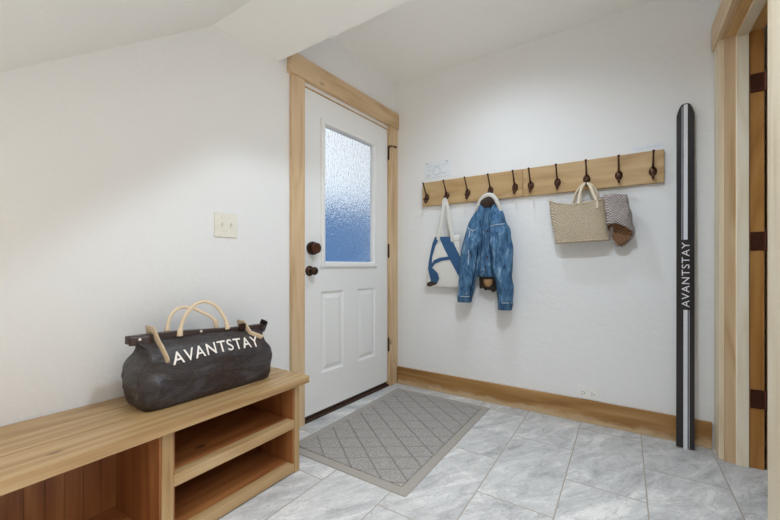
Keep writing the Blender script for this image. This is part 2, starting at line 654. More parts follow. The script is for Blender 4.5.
mb = MB()
mb.box(.41, .53, 2.38 + .018, YB, 0, ZC)
mb.box(.41, .53, .95, 1.645, 0, ZC)
mb.box(.41, .53, 1.645, 2.38 + .018, 2.095, ZC)
tag(obj('wall_right', mb, M['wall']), 'white wall with the timber framed doorway', 'wall', kind='structure')

# the little of the next room the doorway could show
mb = MB().box(.55, 2.2, 2.62, 2.70, 0, ZC)
mb.box(2.12, 2.2, .95, 2.62, 0, ZC)
mb.box(.53, 2.12, .95, 1.03, 0, ZC)  # unseen end wall, added to shut light out of this room
tag(obj('wall_adjoining', mb, M['wall']), 'white wall of the room beyond the doorway', 'wall', kind='structure')

mb = MB().box(-1.560, .382, YB - .018, YB, 0, .138)
tag(obj('baseboard_back', mb, M['base_x'], bevel=.002), 'stained timber baseboard under the coat rack wall', 'baseboard', kind='structure')

# ------------------------------------------------------------------ entry door casing
t = thing('trim_1', 'knotty timber casing around the white entry door', 'door casing', A(-.55, 0, 0), kind='structure')
obj('side_casing', MB().box(-1.086, -.988, 0, .022, 0, 2.082, A), M['cas_z'], t, .002)
obj('side_casing', MB().box(-.110, -.006, 0, .022, 0, 2.082, A), M['cas_z'], t, .002)
obj('head_casing', MB().box(-1.105, -.002, 0, .032, 2.080, 2.206, A), M['cas_y'], t, .002)
obj('door_jamb', MB().box(ds0, ds0 + .006, -.13, -.001, 0, dzt, A).box(ds1 - .006, ds1, -.13, -.001, 0, dzt, A).box(ds0, ds1, -.13, -.001, dzt - .006, dzt, A), M['cas_z'], t)
mb = MB().box(ds0 + .006, ds1 - .006, -.13, .012, 0, .014, A)
mb.box(ds0 + .006, ds1 - .006, -.05, -.012, .014, .024, A)
obj('door_sill', mb, M['threshold'], t, .003, label='dark brown metal threshold')

# ------------------------------------------------------------------ entry door
t = thing('door_1', 'white entry door with a textured glass window and two lower panels', 'door', A(-.55, -.025, 0), kind='structure')
s0, s1, z0, z1 = -.982, -.116, .036, 2.052
gs0, gs1, gz0, gz1 = -.812, -.286, .978, 1.884
FO = -.004
BK = -.046
panels = [(-.833, -.622, .272, .795), (-.478, -.270, .272, .795)]
mb = MB()
ss = sorted([s0, s1, gs0, gs1] + [p[i] for p in panels for i in (0, 1)])
zs = sorted([z0, z1, gz0, gz1, .272, .795])
for i in range(len(ss) - 1):
    for j in range(len(zs) - 1):
        cs, cz = (ss[i] + ss[i + 1]) / 2, (zs[j] + zs[j + 1]) / 2
        inglass = gs0 < cs < gs1 and gz0 < cz < gz1
        inpan = any(p[0] < cs < p[1] and p[2] < cz < p[3] for p in panels)
        if inglass:
            continue
        q = [(ss[i], zs[j]), (ss[i + 1], zs[j]), (ss[i + 1], zs[j + 1]), (ss[i], zs[j + 1])]
        mb.add([A(a, BK, b) for a, b in q], [(0, 1, 2, 3)])
        if not inpan:
            mb.add([A(a, FO, b) for a, b in q], [(0, 1, 2, 3)])
for (a0, a1, b0, b1) in panels:
    lev = [(0, FO), (.012, FO - .010), (.022, FO - .010), (.045, FO - .002)]
    rings = [[A(a0 + d, o, b0 + d), A(a1 - d, o, b0 + d), A(a1 - d, o, b1 - d), A(a0 + d, o, b1 - d)] for d, o in lev]
    mb.loft(rings, cap0=False)
for (q0, q1) in (((s0, z0), (s1, z0)), ((s1, z0), (s1, z1)), ((s1, z1), (s0, z1)), ((s0, z1), (s0, z0)),
                 ((gs0, gz0), (gs1, gz0)), ((gs1, gz0), (gs1, gz1)), ((gs1, gz1), (gs0, gz1)), ((gs0, gz1), (gs0, gz0))):
    mb.add([A(q0[0], BK, q0[1]), A(q1[0], BK, q1[1]), A(q1[0], FO, q1[1]), A(q0[0], FO, q0[1])], [(0, 1, 2, 3)])
obj('door_panel', mb, M['door'], t)
# raised frame round the glass
mb = MB()
fr = [(-.026, FO - .001), (-.026, FO + .010), (-.016, FO + .014), (.004, FO + .012), (.012, FO - .006), (.012, FO - .03)]
rings = [[A(gs0 + d, o, gz0 + d), A(gs1 - d, o, gz0 + d), A(gs1 - d, o, gz1 - d), A(gs0 + d, o, gz1 - d)] for d, o in fr]
mb.loft(rings, False, False)
obj('glazing_frame', mb, M['door'], t)
mb = MB().box(gs0 + .002, gs1 - .002, FO - .030, FO - .024, gz0 + .002, gz1 - .002, A)
obj('window_glass', mb, M['glass'], t, label='rain-textured window glass showing blue daylight')
# deadbolt and knob
c = A(-.915, FO, 1.070)
d = obj('deadbolt', MB().lathe(c, NA, [(0, 0), (0, .040), (.012, .042), (.020, .041), (.030, .038), (.031, 0)], 32), M['iron'], t, smooth=False, label='large round bronze deadbolt')
obj('deadbolt_turn', MB().lathe(c + NA * .030, NA, [(0, 0), (0, .031), (.022, .033), (.027, .030), (.027, 0)], 32), M['hinge'], d)
c = A(-.932, FO, .930)
d = obj('door_knob', MB().lathe(c, NA, [(0, 0), (0, .032), (.006, .032), (.010, .026), (.012, .013), (.030, .011), (.034, .018), (.042, .024), (.052, .025), (.060, .020), (.064, .010), (.065, 0)], 28), M['iron'], t, smooth=True, label='small bronze door knob')
for i, zc in enumerate((1.865, 1.08, .330)):
    mb = MB().lathe(A(-.112, .006, zc - .05), (0, 0, 1), [(0, 0), (0, .007), (.10, .007), (.10, 0)], 12)
    mb.lathe(A(-.112, .006, zc - .056), (0, 0, 1), [(0, 0), (.003, .005), (.112, .005), (.115, 0)], 10)
    h = obj('hinge', mb, M['iron'], t)
    if i == 0:
        mb = MB().tube([A(-.112, .006, zc + .055), A(-.112, .012, zc + .058), A(-.09, .03, zc + .058), A(-.06, .034, zc + .058)], .004, 8)
        mb.tube([A(-.112, .012, zc + .045), A(-.125, .04, zc + .045)], .004, 8)
        mb.lathe(A(-.06, .034, zc + .058), DA, [(0, 0), (0, .008), (.01, .008), (.01, 0)], 12)
        obj('door_stop', mb, M['iron'], h)

# dusk hillside the glass looks out on
mb = MB()
def hill(u, v):
    x = -3.6 - 14 * v
    y = -18 + 44 * u
    z = -.5 + 4.6 * v ** .8 + .9 * noise.noise(V((x * .3, y * .3, 1))) * v + .10 * y * v * .6
    return V((x, y, z))
mb.grid(hill, 40, 20)
tag(obj('hillside', mb, M['snow'], smooth=True, loc=(-8, 3, 0)), 'blue hillside seen blurred through the door glass', 'hillside', kind='structure')

# ------------------------------------------------------------------ doorway on the right
t = thing('trim_2', 'pale timber frame of the doorway at right', 'door frame', V((.47, 2.0, 0)), kind='structure')
JX1 = .548
obj('side_casing', MB().box(.390, .410, 2.394, 2.504, 0, 2.085), M['pale_z'], t, .002)
obj('side_casing', MB().box(.390, .410, 1.545, 1.662, 0, 2.085), M['pale_z'], t, .002)
obj('head_casing', MB().box(.380, .410, 1.53, 2.512, 2.082, 2.215), M['cas_y'], t, .002)
obj('side_jamb', MB().box(.410, .4715, 2.379, 2.398, 0, 2.095), M['cas_z'], t)
obj('hinge_jamb', MB().box(.4715, JX1, 2.379, 2.398, 0, 2.095), M['jamb_z'], t, label='timber jamb with hinges, bounced light and shade in its colour')
obj('side_jamb', MB().box(.410, JX1, 1.645, 1.664, 0, 2.095), M['cas_z'], t)
obj('head_jamb', MB().box(.410, JX1, 1.664, 2.379, 2.076, 2.095), M['jamb_y'], t)
obj('stop_strip', MB().box(.449, .494, 2.366, 2.379, 0, 2.076), M['stop_z'], t, .002)
obj('stop_strip', MB().box(.449, .494, 1.664, 1.677, 0, 2.076), M['pale_z'], t, .002)
obj('stop_strip', MB().box(.449, .494, 1.677, 2.366, 2.063, 2.076), M['pale_y'], t, .002)

t = thing('door_2', 'timber door standing open beyond the doorway at right', 'door', V((.9, 2.35, 0)), kind='structure')
mb = MB().box(.553, 1.265, 2.330, 2.366, .012, 2.06)
obj('door_leaf', mb, M['base_z'], t, .002)
for zc in (1.828, 1.078, .330):
    mb = MB().box(.500, .549, 2.375, 2.3790, zc - .044, zc + .044)
    for k in (-1, 0, 1):
        for xx in (.510, .532):
            mb.lathe((xx + (.006 if k else 0), 2.3752, zc + k * .028), (0, -1, 0), [(0, 0), (0, .004), (.001, .003), (.001, 0)], 10)
    h = obj('hinge', mb, M['hinge'], t, label='bronze butt hinge')
    mb = MB()
    for k in range(5):
        mb.lathe((.5515, 2.370, zc - .044 + k * .0178), (0, 0, 1), [(0, 0), (0, .0062), (.0168, .0062), (.0168, 0)], 12)
    mb.lathe((.5515, 2.370, zc - .049), (0, 0, 1), [(0, 0), (.002, .004), (.096, .004), (.098, 0)], 10)
    obj('knuckle', mb, M['hinge'], h)
    obj('door_hinge_leaf', MB().box(.5495, .5528, 2.333, 2.369, zc - .044, zc + .044), M['hinge'], h)

# ------------------------------------------------------------------ light switch and socket
t = thing('light_switch', 'ivory double toggle light switch on the wall left of the door', 'light switch', A(-1.475, 0, 1.16))
obj('cover_plate', MB().box(-1.534, -1.416, .0005, .007, 1.102, 1.221, A), M['ivory'], t, .003)
for sx in (-1.498, -1.452):
    mb = MB().hexa([A(sx - .004, .007, 1.150), A(sx + .004, .007, 1.150), A(sx + .004, .007, 1.172), A(sx - .004, .007, 1.172),
                    A(sx - .003, .020, 1.168), A(sx + .003, .020, 1.168), A(sx + .003, .016, 1.176), A(sx - .003, .016, 1.176)])
    obj('toggle', mb, M['ivory'], t, .001)
    for zz in (1.128, 1.196):
        obj('screw', MB().lathe(A(sx, .007, zz), NA, [(0, 0), (0, .0035), (.001, .003), (.001, 0)], 10), M['ivory'], t)

t = thing('wall_socket', 'white double power socket set sideways above the baseboard', 'socket', V((-.19, YB, .178)))
obj('cover_plate', MB().box(-.250, -.133, YB - .007, YB - .0005, .142, .215), M['plastic'], t, .002)
for xc in (-.217, -.166):
    o = obj('outlet_face', MB().lathe((xc, YB - .007, .178), (0, -1, 0), [(0, 0), (0, .018), (.0025, .017), (.0025, 0)], 20), M['plastic'], t)
    mb = MB().box(xc - .008, xc + .001, YB - .0101, YB - .0094, .184, .187).box(xc - .008, xc + .001, YB - .0101, YB - .0094, .169, .172)
    mb.box(xc + .006, xc + .011, YB - .0101, YB - .0094, .175, .181)
    obj('slots', mb, M['slot'], o)

# ------------------------------------------------------------------ notices above the rack
def notice(x0, x1, z0, z1, label, lines, circle):
    t = thing('paper_notice', label, 'notice', V(((x0 + x1) / 2, YB, z0)))
    obj('sheet', MB().box(x0, x1, YB - .0015, YB - .0003, z0, z1), M['paperw'], t)
    mb = MB()
    for a, b, zz, th in lines:
        mb.box(a, b, YB - .0019, YB - .0014, zz, zz + th)
    obj('printing', mb, M['ink'], t)
    if circle:
        cx, cz, r = circle
        mb = MB()
        rings = []
        for q in range(33):
            an = 2 * math.pi * q / 32
            rings.append([V((cx + (r + dr) * math.cos(an), YB - .0014 - dy, cz + (r + dr) * math.sin(an))) for dr, dy in ((-.004, 0), (.004, 0), (.004, .0006), (-.004, .0006))])
        mb.loft(rings, False, False)
        obj('round_emblem', mb, M['ink'], t)
    for xx in (x0 + .02, x1 - .03):
        if circle:
            obj('pin', MB().lathe((xx, YB - .001, z1 - .012), (0, -1, 0), [(0, 0), (0, .006), (.004, .004), (.004, 0)], 10), M['pin'], t)
    return t


notice(-1.318, -1.100, 1.630, 1.768, 'pale printed notice with a round emblem pinned above the rack\'s left end',
       [(-1.30, -1.12, 1.730, .004), (-1.30, -1.27, 1.655, .016), (-1.18, -1.125, 1.668, .006), (-1.315, -1.105, 1.641, .005), (-1.30, -1.25, 1.70, .003)], (-1.215, 1.692, .031))
notice(.035, .182, 1.612, 1.652, 'narrow pale printed strip resting above the rack\'s right end',
       [(.05, .09, 1.632, .004), (.10, .165, 1.634, .004)], None)

# ------------------------------------------------------------------ coat rack
RY = 2.496
t = thing('coat_rack', 'long timber coat rack board with ten dark bronze hooks', 'coat rack', V((-.57, YB, 1.516)))
for (a, b) in ((-1.326, -.5725), (-.5705, .181)):
    obj('board', MB().box(a, b, RY, YB, 1.425, 1.607), M['rack_x'], t, .002)
HX = [-1.285, -1.118, -.954, -.787, -.621, -.520, -.359, -.196, -.031, .130]
for hx in HX:
    # domed oval plate with a screw head, a tall hat prong and a low coat prong
    rings = []
    for (o, k) in ((0, 1), (.004, 1), (.009, .82), (.012, .45), (.0125, .05)):
        ring = []
        for q in range(18):
            an = 2 * math.pi * q / 18
            w, hgt = .0195, .027
            ring.append(V((hx + w * k * math.cos(an), RY - o, 1.490 + hgt * k * math.sin(an))))
        rings.append(ring)
    h = obj('hook', MB().loft(rings), M['hook'], t, smooth=True)
    up = [(hx, RY - .006, 1.500), (hx, RY - .016, 1.512), (hx, RY - .028, 1.528), (hx, RY - .042, 1.548), (hx, RY - .055, 1.568), (hx, RY - .066, 1.586)]
    mb = MB().tube(up, [.0065, .0058, .005, .0048, .0048, .005], 8)
    mb.ball((hx, RY - .067, 1.588), .0072)
    obj('upper_prong', mb, M['hook'], h, smooth=True)
    lo = [(hx, RY - .004, 1.474), (hx, RY - .009, 1.458), (hx, RY - .020, 1.446), (hx, RY - .033, 1.444), (hx, RY - .043, 1.453), (hx, RY - .046, 1.466)]
    mb = MB().tube(lo, [.0075, .0062, .0055, .0052, .0052, .005], 8)
    mb.ball((hx, RY - .046, 1.471), .0085)
    obj('lower_prong', mb, M['hook'], h, smooth=True)
    obj('screw', MB().lathe((hx, RY - .010, 1.503), (0, -1, .2), [(0, 0), (0, .004), (.003, .003), (.003, 0)], 10), M['pin'], h)


# ------------------------------------------------------------------ cloth helpers
def fold(p, seed, amp, sx=18, sz=5):
    return amp * noise.noise(V((p.x * sx + seed, p.y * sx, p.z * sz + seed * 1.7)))


def body_loft(stations, n=28, seed=1.0, amp=.012, sx=18, sz=5, power=2.0, steps=5):
    """stations: (cx, cy, z, rx, ry); smooth vertical loft with cloth folds."""
    mb = MB()
    rings = []
    m = len(stations)
    for i in range(m - 1):
        for k in range(steps + (i == m - 2)):
            f = k / steps
            a, b = stations[i], stations[i + 1]
            p0 = stations[max(i - 1, 0)]
            p3 = stations[min(i + 2, m - 1)]
            st = [0.5 * (2 * a[q] + (b[q] - p0[q]) * f + (2 * p0[q] - 5 * a[q] + 4 * b[q] - p3[q]) * f * f + (3 * a[q] - p0[q] - 3 * b[q] + p3[q]) * f ** 3) for q in range(5)]
            ring = []
            for j in range(n):
                an = 2 * math.pi * j / n
                ca, sa = math.cos(an), math.sin(an)
                ex = 2 / power
                x = math.copysign(abs(ca) ** ex, ca)
                y = math.copysign(abs(sa) ** ex, sa)
                p = V((st[0] + st[3] * x, st[1] + st[4] * y, st[2]))
                d = V((ca * .6, sa, 0))
                p += d * fold(p, seed, amp, sx, sz)
                p.y = min(p.y, YB - .006)
                ring.append(p)
            rings.append(ring)
    return mb, rings


def curve(pts, n=6):
    pts = [V(p) for p in pts]
    out = []
    for i in range(len(pts) - 1):
        p0, p1, p2, p3 = pts[max(i - 1, 0)], pts[i], pts[i + 1], pts[min(i + 2, len(pts) - 1)]
        for k in range(n):
            f = k / n
            out.append(.5 * (2 * p1 + (p2 - p0) * f + (2 * p0 - 5 * p1 + 4 * p2 - p3) * f * f + (3 * p1 - p0 - 3 * p2 + p3) * f ** 3))
    out.append(pts[-1])
    return out



# ------------------------------------------------------------------ canvas tote
t = thing('tote_bag', 'white canvas tote bag printed with a big navy letter A', 'tote bag', V((-1.117, 2.47, .80)))
def tote_front(x, z):
    # gentle bulge of the front panel
    u = (x + 1.125) / .16
    w = (z - .99) / .20
    return 2.468 - .020 * max(0, 1 - u * u) * max(0, 1 - w * w) + .004 * noise.noise(V((x * 12, z * 9, 3)))


def tote_edge(z):
    f = (z - .80) / .38
    return -1.282 + .075 * f ** 1.1, -1.000 - .002 * f


mb = MB()
nx, nz = 24, 26
def tf(u, v):
    z = .800 + .382 * v + (.006 * math.sin(u * 9) if v > .99 else 0)
    a, b = tote_edge(z)
    x = a + (b - a) * u
    return V((x, tote_front(x, z), z))
def tb(u, v):
    p = tf(u, v)
    k = min(1, 6 * min(u, 1 - u))
    return V((p.x, min(2.470 + .026 * k ** .6, YB - .012), p.z))
rings = []
for j in range(nz + 1):
    v = j / nz
    rings.append([tf(i / nx, v) for i in range(nx + 1)] + [tb(1 - i / nx, v) for i in range(nx + 1)])
mb.loft(rings, True, False)
obj('bag_body', mb, M['canvas'], t, smooth=True, solid=.002)
# hem band at the mouth
mb = MB()
mb.grid(lambda u, v: tf(u, .90 + .095 * v) + V((0, -.0022, 0)), nx, 3)
obj('mouth_hem', mb, M['canvas'], t, smooth=True, solid=.0015)
for k, (ya, seed) in enumerate(((-.004, 0), (.020, 1))):
    pts = [(-1.176 + .012 * k, 2.462 + ya, 1.10), (-1.172 + .012 * k, 2.463 + ya, 1.185), (-1.150, 2.458 + ya * .7, 1.29), (-1.128, 2.452 + ya * .3, 1.40), (-1.121, 2.450, 1.448), (-1.116, 2.449 , 1.4535 + .003 * k),
           (-1.111, 2.450, 1.448), (-1.098, 2.452 + ya * .3, 1.40), (-1.082, 2.458 + ya * .7, 1.29), (-1.062 - .012 * k, 2.463 + ya, 1.185), (-1.058 - .012 * k, 2.462 + ya, 1.10)]
    mb = MB().tube(pts, .0145, 10, up=(0, 1, 0), flat=.13)
    obj('handle', mb, M['canvas'], t, smooth=True)


def print_poly(pts, name, mat, off, par):
    """A printed shape: triangulated, subdivided, laid on the tote's front panel."""
    bm = bmesh.new()
    vs = [bm.verts.new((x, 0, z)) for x, z in pts]
    f = bm.faces.new(vs)
    bmesh.ops.triangulate(bm, faces=[f])
    for _ in range(2):
        bmesh.ops.subdivide_edges(bm, edges=[e for e in bm.edges if e.calc_length() > .03], cuts=1)
        bmesh.ops.triangulate(bm, faces=bm.faces[:])
    bm.verts.index_update()
    mb = MB()
    mb.add([V((v.co.x, tote_front(v.co.x, v.co.z) - off, v.co.z)) for v in bm.verts], [tuple(v.index for v in f.verts) for f in bm.faces])
    bm.free()
    return mb


let = MB()
for poly in ([(-1.189, 1.180), (-1.072, 1.176), (-.994, 1.02), (-.984, .90), (-.998, .868), (-1.161, 1.166)],
             [(-1.199, 1.180), (-1.219, 1.13), (-1.243, 1.032), (-1.255, .956), (-1.257, .930), (-1.225, .930), (-1.233, .971), (-1.219, 1.032), (-1.194, 1.107), (-1.163, 1.170)],
             [(-1.236, .958), (-1.203, 1.004), (-1.153, 1.022), (-1.082, 1.030), (-1.074, 1.007), (-1.136, .998), (-1.194, .978), (-1.226, .938)],
             [(-1.258, .948), (-1.219, .948), (-1.173, .907), (-1.161, .868), (-1.180, .835), (-1.233, .846), (-1.245, .887)]):
    m2 = print_poly(poly, 'x', None, .0045, t)
    let.add(m2.v, m2.f)
obj('printed_letter', let, M['blueprint'], t, solid=.0008, label='big navy letter A')
m2 = print_poly([(-1.233, .846), (-1.180, .835), (-1.190, .822), (-1.245, .803), (-1.270, .808), (-1.266, .832)], 'x', None, .0050, t)
obj('printed_letter_foot', m2, M['brownprint'], t, solid=.0008)

# ------------------------------------------------------------------ denim jacket
t = thing('denim_jacket', 'washed blue denim jacket with cream fleece collar hanging by its collar', 'jacket', V((-.79, 2.45, .66)))
mb, rings = body_loft([(-.788, 2.462, 1.415, .045, .028), (-.790, 2.460, 1.36, .062, .034), (-.793, 2.466, 1.25, .085, .032), (-.795, 2.470, 1.10, .090, .030),
                       (-.795, 2.470, .98, .085, .028), (-.795, 2.470, .885, .068, .027)], 44, 2.3, .016, 24, 3)
mb.loft(rings, True, False)
body = obj('jacket_body', mb, M['denim'], t, smooth=True)
mb, rings = body_loft([(-.795, 2.470, .96, .064, .024), (-.797, 2.470, .87, .060, .022), (-.797, 2.470, .80, .058, .020)], 40, 5.1, .014, 30, 4)
for i, p in enumerate(rings[-1]):
    p.z += .022 * noise.noise(V((p.x * 40, p.y * 40, 2))) - .03 * (p.x + .80) / .06 * .5
mb.loft(rings, True, True)
obj('lining', mb, M['lining'], t, smooth=True, label='dark brown lining showing below the hem')
mb, rings = body_loft([(-.792, 2.452, .868, .030, .018), (-.792, 2.450, .840, .027, .018), (-.792, 2.452, .818, .016, .015)], 20, 6.1, .008, 30, 6)
mb.loft(rings)
obj('lining_patch', mb, M['tanfleece'], t, smooth=True)
mb, rings = body_loft([(-.795, 2.469, .930, .075, .031), (-.795, 2.469, .885, .071, .031)], 44, 2.3, .016, 24, 3)
mb.loft(rings, False, False)
obj('waistband', mb, M['denim_dk'], t, smooth=True, solid=.004)
# button band down the middle
def band(u, v):
    z = 1.37 - .48 * v
    x = -.803 + .034 * u - .004 * math.sin(v * 5)
    return V((x, 2.428 + .008 * abs(u - .5) - .004 * (1 - v) ** 6 + .004 * noise.noise(V((1, z * 14, 2))), z))
mb = MB().grid(band, 6, 26)
bnd = obj('button_band', mb, M['denim'], t, smooth=True, solid=.005)
for zz in (1.20, 1.02):
    obj('button', MB().lathe((-.788, 2.4275, zz), (0, -1, 0), [(0, 0), (0, .008), (.004, .006), (.004, 0)], 12), M['hook'], bnd)
obj('hanger_loop', MB().tube(curve([(-.797, 2.446, 1.435), (-.797, 2.4475, 1.462), (-.787, 2.4475, 1.474), (-.777, 2.4475, 1.462), (-.777, 2.446, 1.435)]), .003, 6), M['denim_dk'], t, smooth=True)
# sleeves
SL = [(-.832, 2.446, 1.385, .026, .024), (-.868, 2.434, 1.27, .046, .042), (-.886, 2.424, 1.16, .062, .050), (-.906, 2.420, 1.02, .071, .050), (-.927, 2.424, .88, .065, .046), (-.952, 2.430, .74, .053, .040)]
SR = [(-.742, 2.444, 1.375, .028, .026), (-.720, 2.432, 1.26, .055, .046), (-.698, 2.420, 1.16, .072, .054), (-.686, 2.416, 1.01, .067, .054), (-.675, 2.422, .85, .056, .046), (-.668, 2.430, .71, .046, .038)]
for side, ST, sd, zc in ((0, SL, 3.7, .704), (1, SR, 9.2, .668)):
    mb, rings = body_loft(ST, 40, sd, .024, 22, 9, 2.0, 8)
    mb.loft(rings, True, True)
    sl = obj('sleeve', mb, M['denim'], t, smooth=True)
    e = ST[-1]
    mb, rings = body_loft([(e[0], e[1], e[2] + .008, e[3] + .003, e[4] + .003), (e[0] - .002, e[1], (e[2] + zc) / 2, e[3] + .001, e[4] + .001), (e[0] - .003, e[1], zc, e[3] - .001, e[4] - .001)], 32, sd, .010, 20, 8)
    mb.loft(rings, True, True)
    cf = obj('cuff', mb, M['denim_dk'], sl, smooth=True)
    mb, rings = body_loft([(e[0], e[1], e[2] + .010, e[3] + .0045, e[4] + .0045), (e[0], e[1], e[2] + .005, e[3] + .0045, e[4] + .0045)], 32, sd, .010, 20, 8)
    mb.loft(rings, False, False)
    obj('cuff_stitching', mb, M['stitch'], sl, smooth=True)
# long worn seam on the left sleeve
pts = []
for k in range(14):
    z = 1.20 - .44 * k / 13
    pts.append((-.896 - .030 * (k / 13) ** 1.4 + .006 * noise.noise(V((z * 22, 0, 0))), 2.374 + .018 * (k / 13) ** 1.6 , z))
obj('sleeve_seam', MB().tube(pts, .0035, 6), M['stitch'], t, smooth=True)
for side in (0, 1):
    ST = SR if side else SL
    pts = []
    for st in ST[1:]:
        k = -1 if side else 1
        pts.append((st[0] + k * st[3] * .80, st[1] - st[4] * .62, st[2]))
    obj('sleeve_gap_shade', MB().tube(curve(pts, 4), .0042, 6), M['denim_shade'], t, smooth=True)  # dark tubes paint the shade between sleeves and body
# chest pocket flap on the right and a shoulder seam on the left
def flap(u, v):
    x = -.765 + .105 * u
    z = 1.225 + .012 * u - (.045 + .012 * (1 - abs(2 * u - 1))) * v
    return V((x, 2.372 + .040 * (u - .55) ** 2 * 2 + .028 * max(0, .35 - u) - .004 * v, z))
obj('pocket_flap', MB().grid(flap, 12, 5), M['denim'], t, smooth=True, solid=.006)
obj('flap_stitching', MB().tube([flap(u / 12, .0) + V((0, -.004, 0)) for u in range(13)], .003, 6), M['stitch'], t, smooth=True)
pts = [(-.925, 2.405, 1.235), (-.90, 2.384, 1.215), (-.875, 2.383, 1.20), (-.85, 2.393, 1.22), (-.83, 2.406, 1.25)]
obj('shoulder_seam', MB().tube(pts, .0035, 6), M['stitch'], t, smooth=True)
# fleece collar arching over the hook, dark neck opening beneath it
pts = [(-.872, 2.438, 1.335), (-.858, 2.432, 1.378), (-.838, 2.428, 1.412), (-.812, 2.427, 1.436), (-.785, 2.427, 1.445), (-.757, 2.427, 1.438), (-.733, 2.427, 1.414), (-.715, 2.428, 1.376), (-.700, 2.430, 1.330), (-.690, 2.434, 1.290)]
mb = MB()
mb.tube(pts, [.008, .012, .015, .017, .0175, .017, .015, .013, .010, .006], 14)
for p in mb.v:
    p += V((noise.noise(p * 120), noise.noise(p * 120 + V((9, 0, 0))), noise.noise(p * 120 + V((0, 7, 0))))) * .003
obj('fleece_collar', mb, M['sherpa'], t, smooth=True, label='cream fleece collar')
mb, rings = body_loft([(-.786, 2.430, 1.432, .030, .012), (-.787, 2.422, 1.405, .050, .016), (-.787, 2.424, 1.385, .052, .014), (-.785, 2.430, 1.362, .034, .012)], 24, 1.4, .006, 30, 10)
mb.loft(rings)
obj('neck_lining', mb, M['lining'], t, smooth=True, label='dark lining inside the collar')

# ------------------------------------------------------------------ straw basket
t = thing('straw_basket', 'woven straw tote basket hanging by two rope handles', 'basket', V((-.23, 2.45, 1.10)))
rings = []
NS = 40
def bk(v, j, grow=0):
    an = 2 * math.pi * j / NS
    ca, sa = math.cos(an), math.sin(an)
    x = math.copysign(abs(ca) ** .45, ca)
    y = math.copysign(abs(sa) ** .7, sa)
    cx = -.218 - .034 * v
    hw = .140 + .006 * v
    hd = .030 + .026 * v ** .8
    z = 1.106 + .232 * v
    px = cx + (hw + grow) * x
    if v > .5:
        z += (v - .5) * 2 * (.026 * abs(x) ** 3 * (1 if x < 0 else .3) - .016 * (1 - abs(x)))
    z += .010 * (1 - v) * (x * .5)
    return V((px, 2.450 + (hd + grow) * y, z))
for k in range(19):
    rings.append([bk(k / 18, j) for j in range(NS)])
mb = MB()
mb.loft(rings, True, False)
obj('basket_body', mb, M['straw'], t, smooth=True, solid=.006)
rim = [bk(1, j) + V((0, 0, .001)) for j in range(NS)] + [bk(1, 0), bk(1, 1)]
mb = MB().tube(rim, [.0062 + .0015 * math.sin(i * 2.1) for i in range(len(rim))], 8)
obj('braided_rim', mb, M['straw'], t, smooth=True)
rim = [bk(.02, j, .001) for j in range(NS)] + [bk(.02, 0, .001), bk(.02, 1, .001)]
obj('braided_base', MB().tube(rim, [.0062 + .0015 * math.sin(i * 2.1) for i in range(len(rim))], 8), M['straw'], t, smooth=True)


fh = curve([(-.232, 2.400, 1.295), (-.231, 2.402, 1.33), (-.226, 2.420, 1.39), (-.214, 2.447, 1.440), (-.196, 2.457, 1.4575), (-.177, 2.447, 1.440), (-.158, 2.420, 1.39), (-.136, 2.402, 1.33), (-.134, 2.400, 1.295)])
obj('handle', MB().tube(fh, .0085, 10), M['rope'], t, smooth=True)
bh = curve([(-.276, 2.492, 1.31), (-.270, 2.491, 1.35), (-.250, 2.480, 1.41), (-.222, 2.470, 1.446), (-.196, 2.469, 1.4585), (-.170, 2.470, 1.446), (-.146, 2.480, 1.41), (-.128, 2.491, 1.35), (-.124, 2.492, 1.31)])
obj('handle', MB().tube(bh, .0080, 10), M['rope'], t, smooth=True)

# ------------------------------------------------------------------ checked cloth coming out of the basket
t = thing('checked_scarf', 'grey and brown checked woven cloth draped over the basket\'s right edge', 'scarf', V((-.03, 2.44, 1.06)))
# a flattened roll: front layer ends at a slanting edge, back layer hangs lower, brown inside
def scarf_ring(v, n=30):
    cx = -.046 + .024 * v
    cy = 2.436 - .006 * v
    hw = .056 + .010 * v
    hd = .016 + .020 * v
    ring = []
    for j in range(n):
        an = 2 * math.pi * j / n
        ca, sa = math.cos(an), math.sin(an)
        x = math.copysign(abs(ca) ** .75, ca)
        front = .5 - .5 * sa            # 1 at the side facing the room
        top = 1.368 - .006 * x
        low_f = 1.192 - .030 * x        # slanting front edge
        low_b = 1.066 + .012 * x + .050 * max(0, x) ** 2 + .10 * max(0, -x) ** 1.5
        k = front ** 1.3
        low = low_b + (low_f - low_b) * k
        z = top + (low - top) * v
        p = V((cx + hw * x, cy + hd * sa, z))
        p.y += .016 * noise.noise(V((p.x * 26, p.z * 15, 4)))
        p.x += .009 * noise.noise(V((p.z * 18, 2, 5 + sa)))
        p.z += .010 * noise.noise(V((p.x * 24, 8, sa))) * v
        ring.append(p)
    return ring
rings = [scarf_ring(k / 16) for k in range(17)]
mb = MB()
mb.loft(rings, True, False)
obj('cloth_outer', mb, M['check'], t, smooth=True, solid=.005)
inner = []
for k in range(4, 17):
    r = scarf_ring(k / 16)
    c = sum(r, V((0, 0, 0))) / len(r)
    inner.append([V((c.x + (p.x - c.x) * .86, c.y + (p.y - c.y) * .62, p.z + .008)) for p in r])
mb = MB()
mb.loft(inner, True, False)
obj('cloth_inside', mb, M['brownweave'], t, smooth=True, solid=.002, label='brown inner side of the cloth')
# the end tucked into the basket
mb = MB()
def tuck(u, v):
    return V((-.132 + .075 * u, 2.452 + .020 * math.sin(u * 3) * (v - .3), 1.122 + .251 * v - .010 * (1 - u) ** 2))
mb.grid(tuck, 8, 8)
obj('tucked_end', mb, M['check'], t, smooth=True, solid=.006)

